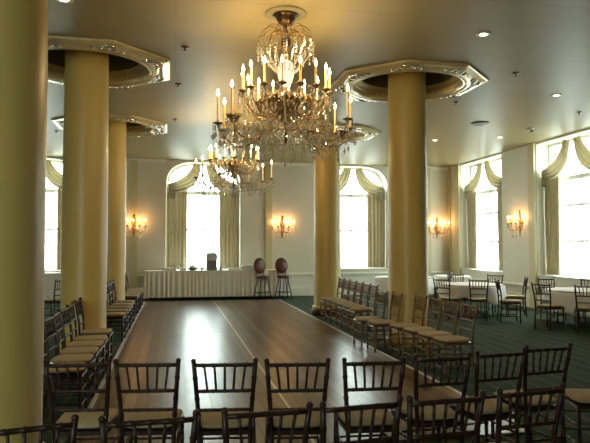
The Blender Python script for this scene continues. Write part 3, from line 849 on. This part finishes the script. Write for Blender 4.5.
    # garlands between arms and down the body
    for i in range(16):
        a, b = up[i], up[(i+1) % 16]
        link('crystal_garland', garland_mesh(rad(.52, Z(1.77), a), rad(.52, Z(1.77), b), .10, 12), t)
        link('crystal_garland', garland_mesh(rad(.50, Z(1.80), a), rad(.50, Z(1.28), a+.1), .02, 18), t)
        link('crystal_garland', garland_mesh(rad(.335, Z(2.36), a), rad(.11, Z(2.05), a), .03, 14), t)
    ls = sorted(x % (2*PI) for x in lowa)
    for i in range(len(ls)):
        a, b = ls[i], ls[(i+1) % len(ls)]
        d = (b-a) % (2*PI)
        if d < 1.0: link('crystal_garland', garland_mesh(rad(.80, Z(1.40), a), rad(.80, Z(1.40), b), .12, 18), t)
        link('crystal_garland', garland_mesh(rad(.80, Z(1.40), a), rad(.50, Z(1.28), a+.12), .08, 14), t)
    m = MB()
    rng = random.Random(3)
    for q in range(230):                      # the rest of the small drops that fill the body
        a = rng.uniform(0, 2*PI); r = rng.choice((.14, .22, .30, .40, .46)); z = Z(1.30+rng.uniform(0, .40)-r*.15)
        m.octa(rad(r, z, a), .010, .028)
    for q in range(150):
        a = rng.uniform(0, 2*PI); r = rng.choice((.50, .62, .72)); z = Z(1.20+rng.uniform(0, .16))
        m.octa(rad(r, z, a), .012, .03)
    for rr, n, z0 in ((.62, 26, 1.27), (.40, 18, 1.24), (.74, 22, 1.30)):   # fringe of hanging chains
        for q in range(n):
            a = 2*PI*(q+.3*rng.random())/n; L = rng.uniform(.07, .20); z = 0
            while z < L: m.octa(rad(rr, Z(z0)-z, a), .0105, .014); z += .036
            m.octa(rad(rr, Z(z0)-z-.02, a), .018, .042)
    for q in range(70):
        a = 2*PI*q/70; r = .52+.03*math.sin(q*9.1); m.octa(rad(r, Z(1.70)+.06*math.sin(q*5.3), a), .011, .022)
        m.octa(rad(.36+.03*math.sin(q*3.1), Z(1.62)+.09*math.sin(q*7.7), a), .011, .022)
    o = m.build('crystal_drops', M['crystal'], t); o['kind'] = 'stuff'
    return t
ch = make_chandelier((1.29, 6.95, CEIL), 'large crystal chandelier nearest the camera with two tiers of candles')
ch['group'] = 'crystal chandeliers'
dup(ch, snapshot(ch), (1.24, 12.72, CEIL), .55, 'crystal chandelier hanging farther off, half behind the nearest one', 'crystal chandeliers')

# ------------------------------------------------------------------ wall sconces
def make_sconce(loc, rz, label):
    t = thing('wall_sconce', label, 'wall light', loc, rz, 'crystal wall sconces')   # +Y points into the room
    m = MB()
    m.lathe([(.0001, -.42), (.018, -.40), (.03, -.34), (.055, -.24), (.045, -.15), (.06, -.05), (.085, .05), (.06, .16), (.03, .24), (.045, .29), (.0001, .33)], n=14, sx=1, sy=.35)
    m.xform(lambda v: Vector((v.x, max(.0, v.y)+.004, v.z))); m.build('backplate', M['brass'], t)
    for i in range(5):
        f = (i-2)/2; x = .37*f; y = .10+.17*math.cos(f*1.25)
        m = MB(); m.tube(bez((0, .03, -.12), (x*.35, y*.6, -.32), (x*.95, y, -.30), (x, y, -.055), 14), .009, 6)
        bobeche(m, (x, y, -.05), .042); m.build('arm', M['brass'], t)
        candle(t, (x, y, -.03), .115, M['sconce_flame'], .011, 1.15)
    S2 = strand_mesh(.05, .06); S4 = strand_mesh(.12, .07)
    for x in (-.18, .18): glow(t, (x, .17, .10), 4, (1, .50, .20), .03)
    for i in range(5):
        f = (i-2)/2; x = .37*f; y = .10+.17*math.cos(f*1.25)
        for e in (-.036, .036): link('crystal_strand', S2, t, (x+e, y+.01, -.055))
        link('crystal_strand', S4, t, (x*.55, y*.8, -.26+.03*abs(f)))
    for i in range(4):
        f0, f1 = (i-2)/2, (i-1)/2
        link('crystal_garland', garland_mesh((.37*f0, .10+.17*math.cos(f0*1.25), -.05), (.37*f1, .10+.17*math.cos(f1*1.25), -.05), .07, 9), t)
    return t
scn = make_sconce((3.55, BACK_Y, 2.36), PI, 'crystal sconce on back wall above the bar stools')
sct = snapshot(scn)
for loc, rz, lab in [((-1.25, BACK_Y-.06, 2.36), PI, 'crystal sconce on back wall just right of the left columns'),
                     ((9.10, BACK_Y, 2.36), PI, 'crystal sconce on back wall in the right corner, beside the column'),
                     ((RIGHT_X, 15.32, 2.36), PI/2, 'crystal sconce on right wall between its two windows')]:
    dup(scn, sct, loc, rz, lab, 'crystal wall sconces')

# ------------------------------------------------------------------ ceiling fittings
def downlight(x, y, label):
    t = thing('recessed_downlight', label, 'ceiling light', (x, y, CEIL), 0, 'recessed ceiling downlights')
    m = MB(); m.lathe([(.060, -.002), (.095, -.002), (.095, -.010), (.07, -.014), (.060, -.010)], n=24); m.build('trim_ring', M['trim'], t)
    m = MB(); m.lathe([(.060, -.004), (.045, -.012), (.0001, -.016)], n=20); m.build('lamp', M['downlight'], t)
    L = bpy.data.lights.new('downlight_lamp', 'SPOT'); L.energy = 55; L.color = (1, .80, .52); L.spot_size = 1.7; L.spot_blend = .7; L.shadow_soft_size = .05
    o = bpy.data.objects.new('downlight_lamp', L); COL.objects.link(o); o.parent = t; o.location = (0, 0, -.03)
downlight(3.95, 7.11, 'small bright downlight up at right, nearest the camera of the right aisle lights')
downlight(6.88, 9.78, 'small bright downlight in the right aisle ceiling, second from camera')
downlight(6.71, 14.65, 'small bright downlight just right of the nearer right column')
downlight(8.16, 13.92, 'small bright downlight near the ceiling alarm on the right')
downlight(-1.23, 7.02, 'small bright downlight at the top left picture edge')
def sprinkler(x, y, label):
    t = thing('ceiling_sprinkler', label, 'sprinkler', (x, y, CEIL), 0, 'ceiling sprinkler heads')
    m = MB(); m.lathe([(.055, .002), (.055, -.008), (.02, -.014)], n=18); m.build('escutcheon', M['bronze'], t)
    m = MB(); m.tube([(0, 0, -.01), (0, 0, -.045)], .012, 8); m.lathe([(.03, -.048), (.03, -.052)], n=12); m.build('deflector', M['bronze'], t)
for x, y, l in [(5.36, 8.65, 'dark sprinkler head between the two nearest right aisle downlights'),
                (5.32, 10.65, 'dark sprinkler head right of the nearer right medallion'),
                (8.23, 10.96, 'dark sprinkler head near the right picture edge'),
                (.13, 8.41, 'dark sprinkler head nearest the camera, right of the second left medallion'),
                (.05, 10.39, 'dark sprinkler head right of the second left medallion, second from camera'),
                (.00, 13.32, 'dark sprinkler head beside the farthest left medallion'),
                (-2.82, 15.30, 'dark sprinkler head seen between the left columns')]: sprinkler(x, y, l)
t = thing('air_vent', 'dark round ceiling air vent right of the nearer right column', 'vent', (6.77, 12.40, CEIL))
m = MB(); m.lathe([(.20, -.001), (.20, -.012), (.165, -.03), (.15, -.012)], n=28); m.build('ring', M['bronze'], t)
m = MB()
for r in (.12, .08, .04): m.lathe([(r, -.004), (r+.015, -.026), (r+.005, -.026)], n=24)
m.build('cone', M['bronze'], t)
t = thing('smoke_alarm', 'small grey ceiling alarm beyond the round vent', 'alarm', (8.22, 12.70, CEIL))
m = MB(); m.lathe([(.085, 0), (.085, -.02), (.07, -.045), (.0001, -.055)], n=24); m.build('body', M['steel'], t)
m = MB(); m.box((.03, -.03, -.075), (.05, .05, .05), bev=.008); m.build('sensor', M['dark_plastic'], t)

# ------------------------------------------------------------------ world, camera, view
w = bpy.data.worlds.new('overcast_sky'); sc.world = w; w.use_nodes = True
nt = w.node_tree; nt.nodes.clear()
out = nt.nodes.new('ShaderNodeOutputWorld'); bg = nt.nodes.new('ShaderNodeBackground')
tc = nt.nodes.new('ShaderNodeTexCoord'); sep = nt.nodes.new('ShaderNodeSeparateXYZ')
rp = nt.nodes.new('ShaderNodeValToRGB'); mr = nt.nodes.new('ShaderNodeMapRange')
mr.inputs[1].default_value = -1; mr.inputs[2].default_value = 1
nt.links.new(tc.outputs['Generated'], sep.inputs[0]); nt.links.new(sep.outputs['Z'], mr.inputs[0]); nt.links.new(mr.outputs[0], rp.inputs[0])
e = rp.color_ramp.elements
e[0].position = .30; e[0].color = (.36, .40, .38, 1); e[1].position = .62; e[1].color = (.84, .97, 1.0, 1)
x = rp.color_ramp.elements.new(.49); x.color = (.72, .80, .78, 1)
nt.links.new(rp.outputs[0], bg.inputs[0]); bg.inputs[1].default_value = 11
nt.links.new(bg.outputs[0], out.inputs[0])

cam = bpy.data.cameras.new('camera'); co = bpy.data.objects.new('camera', cam); COL.objects.link(co)
co.location = (0, 0, 1.7); co.rotation_euler = (math.radians(90+2.24), 0, math.radians(-11.4))
cam.sensor_width = 36; cam.lens = 36*600/590; cam.clip_end = 200; cam.clip_start = .05
sc.camera = co
sc.view_settings.view_transform = 'Standard'; sc.view_settings.look = 'None'
sc.view_settings.gamma = 1; sc.view_settings.use_curve_mapping = False
sc.view_settings.exposure = 0.45
sc.cycles.use_adaptive_sampling = False; sc.cycles.max_bounces = 10; sc.cycles.diffuse_bounces = 5; sc.cycles.glossy_bounces = 4
sc.cycles.transparent_max_bounces = 24; sc.cycles.transmission_bounces = 6
sc.cycles.sample_clamp_indirect = 6; sc.cycles.caustics_reflective = False; sc.cycles.caustics_refractive = False
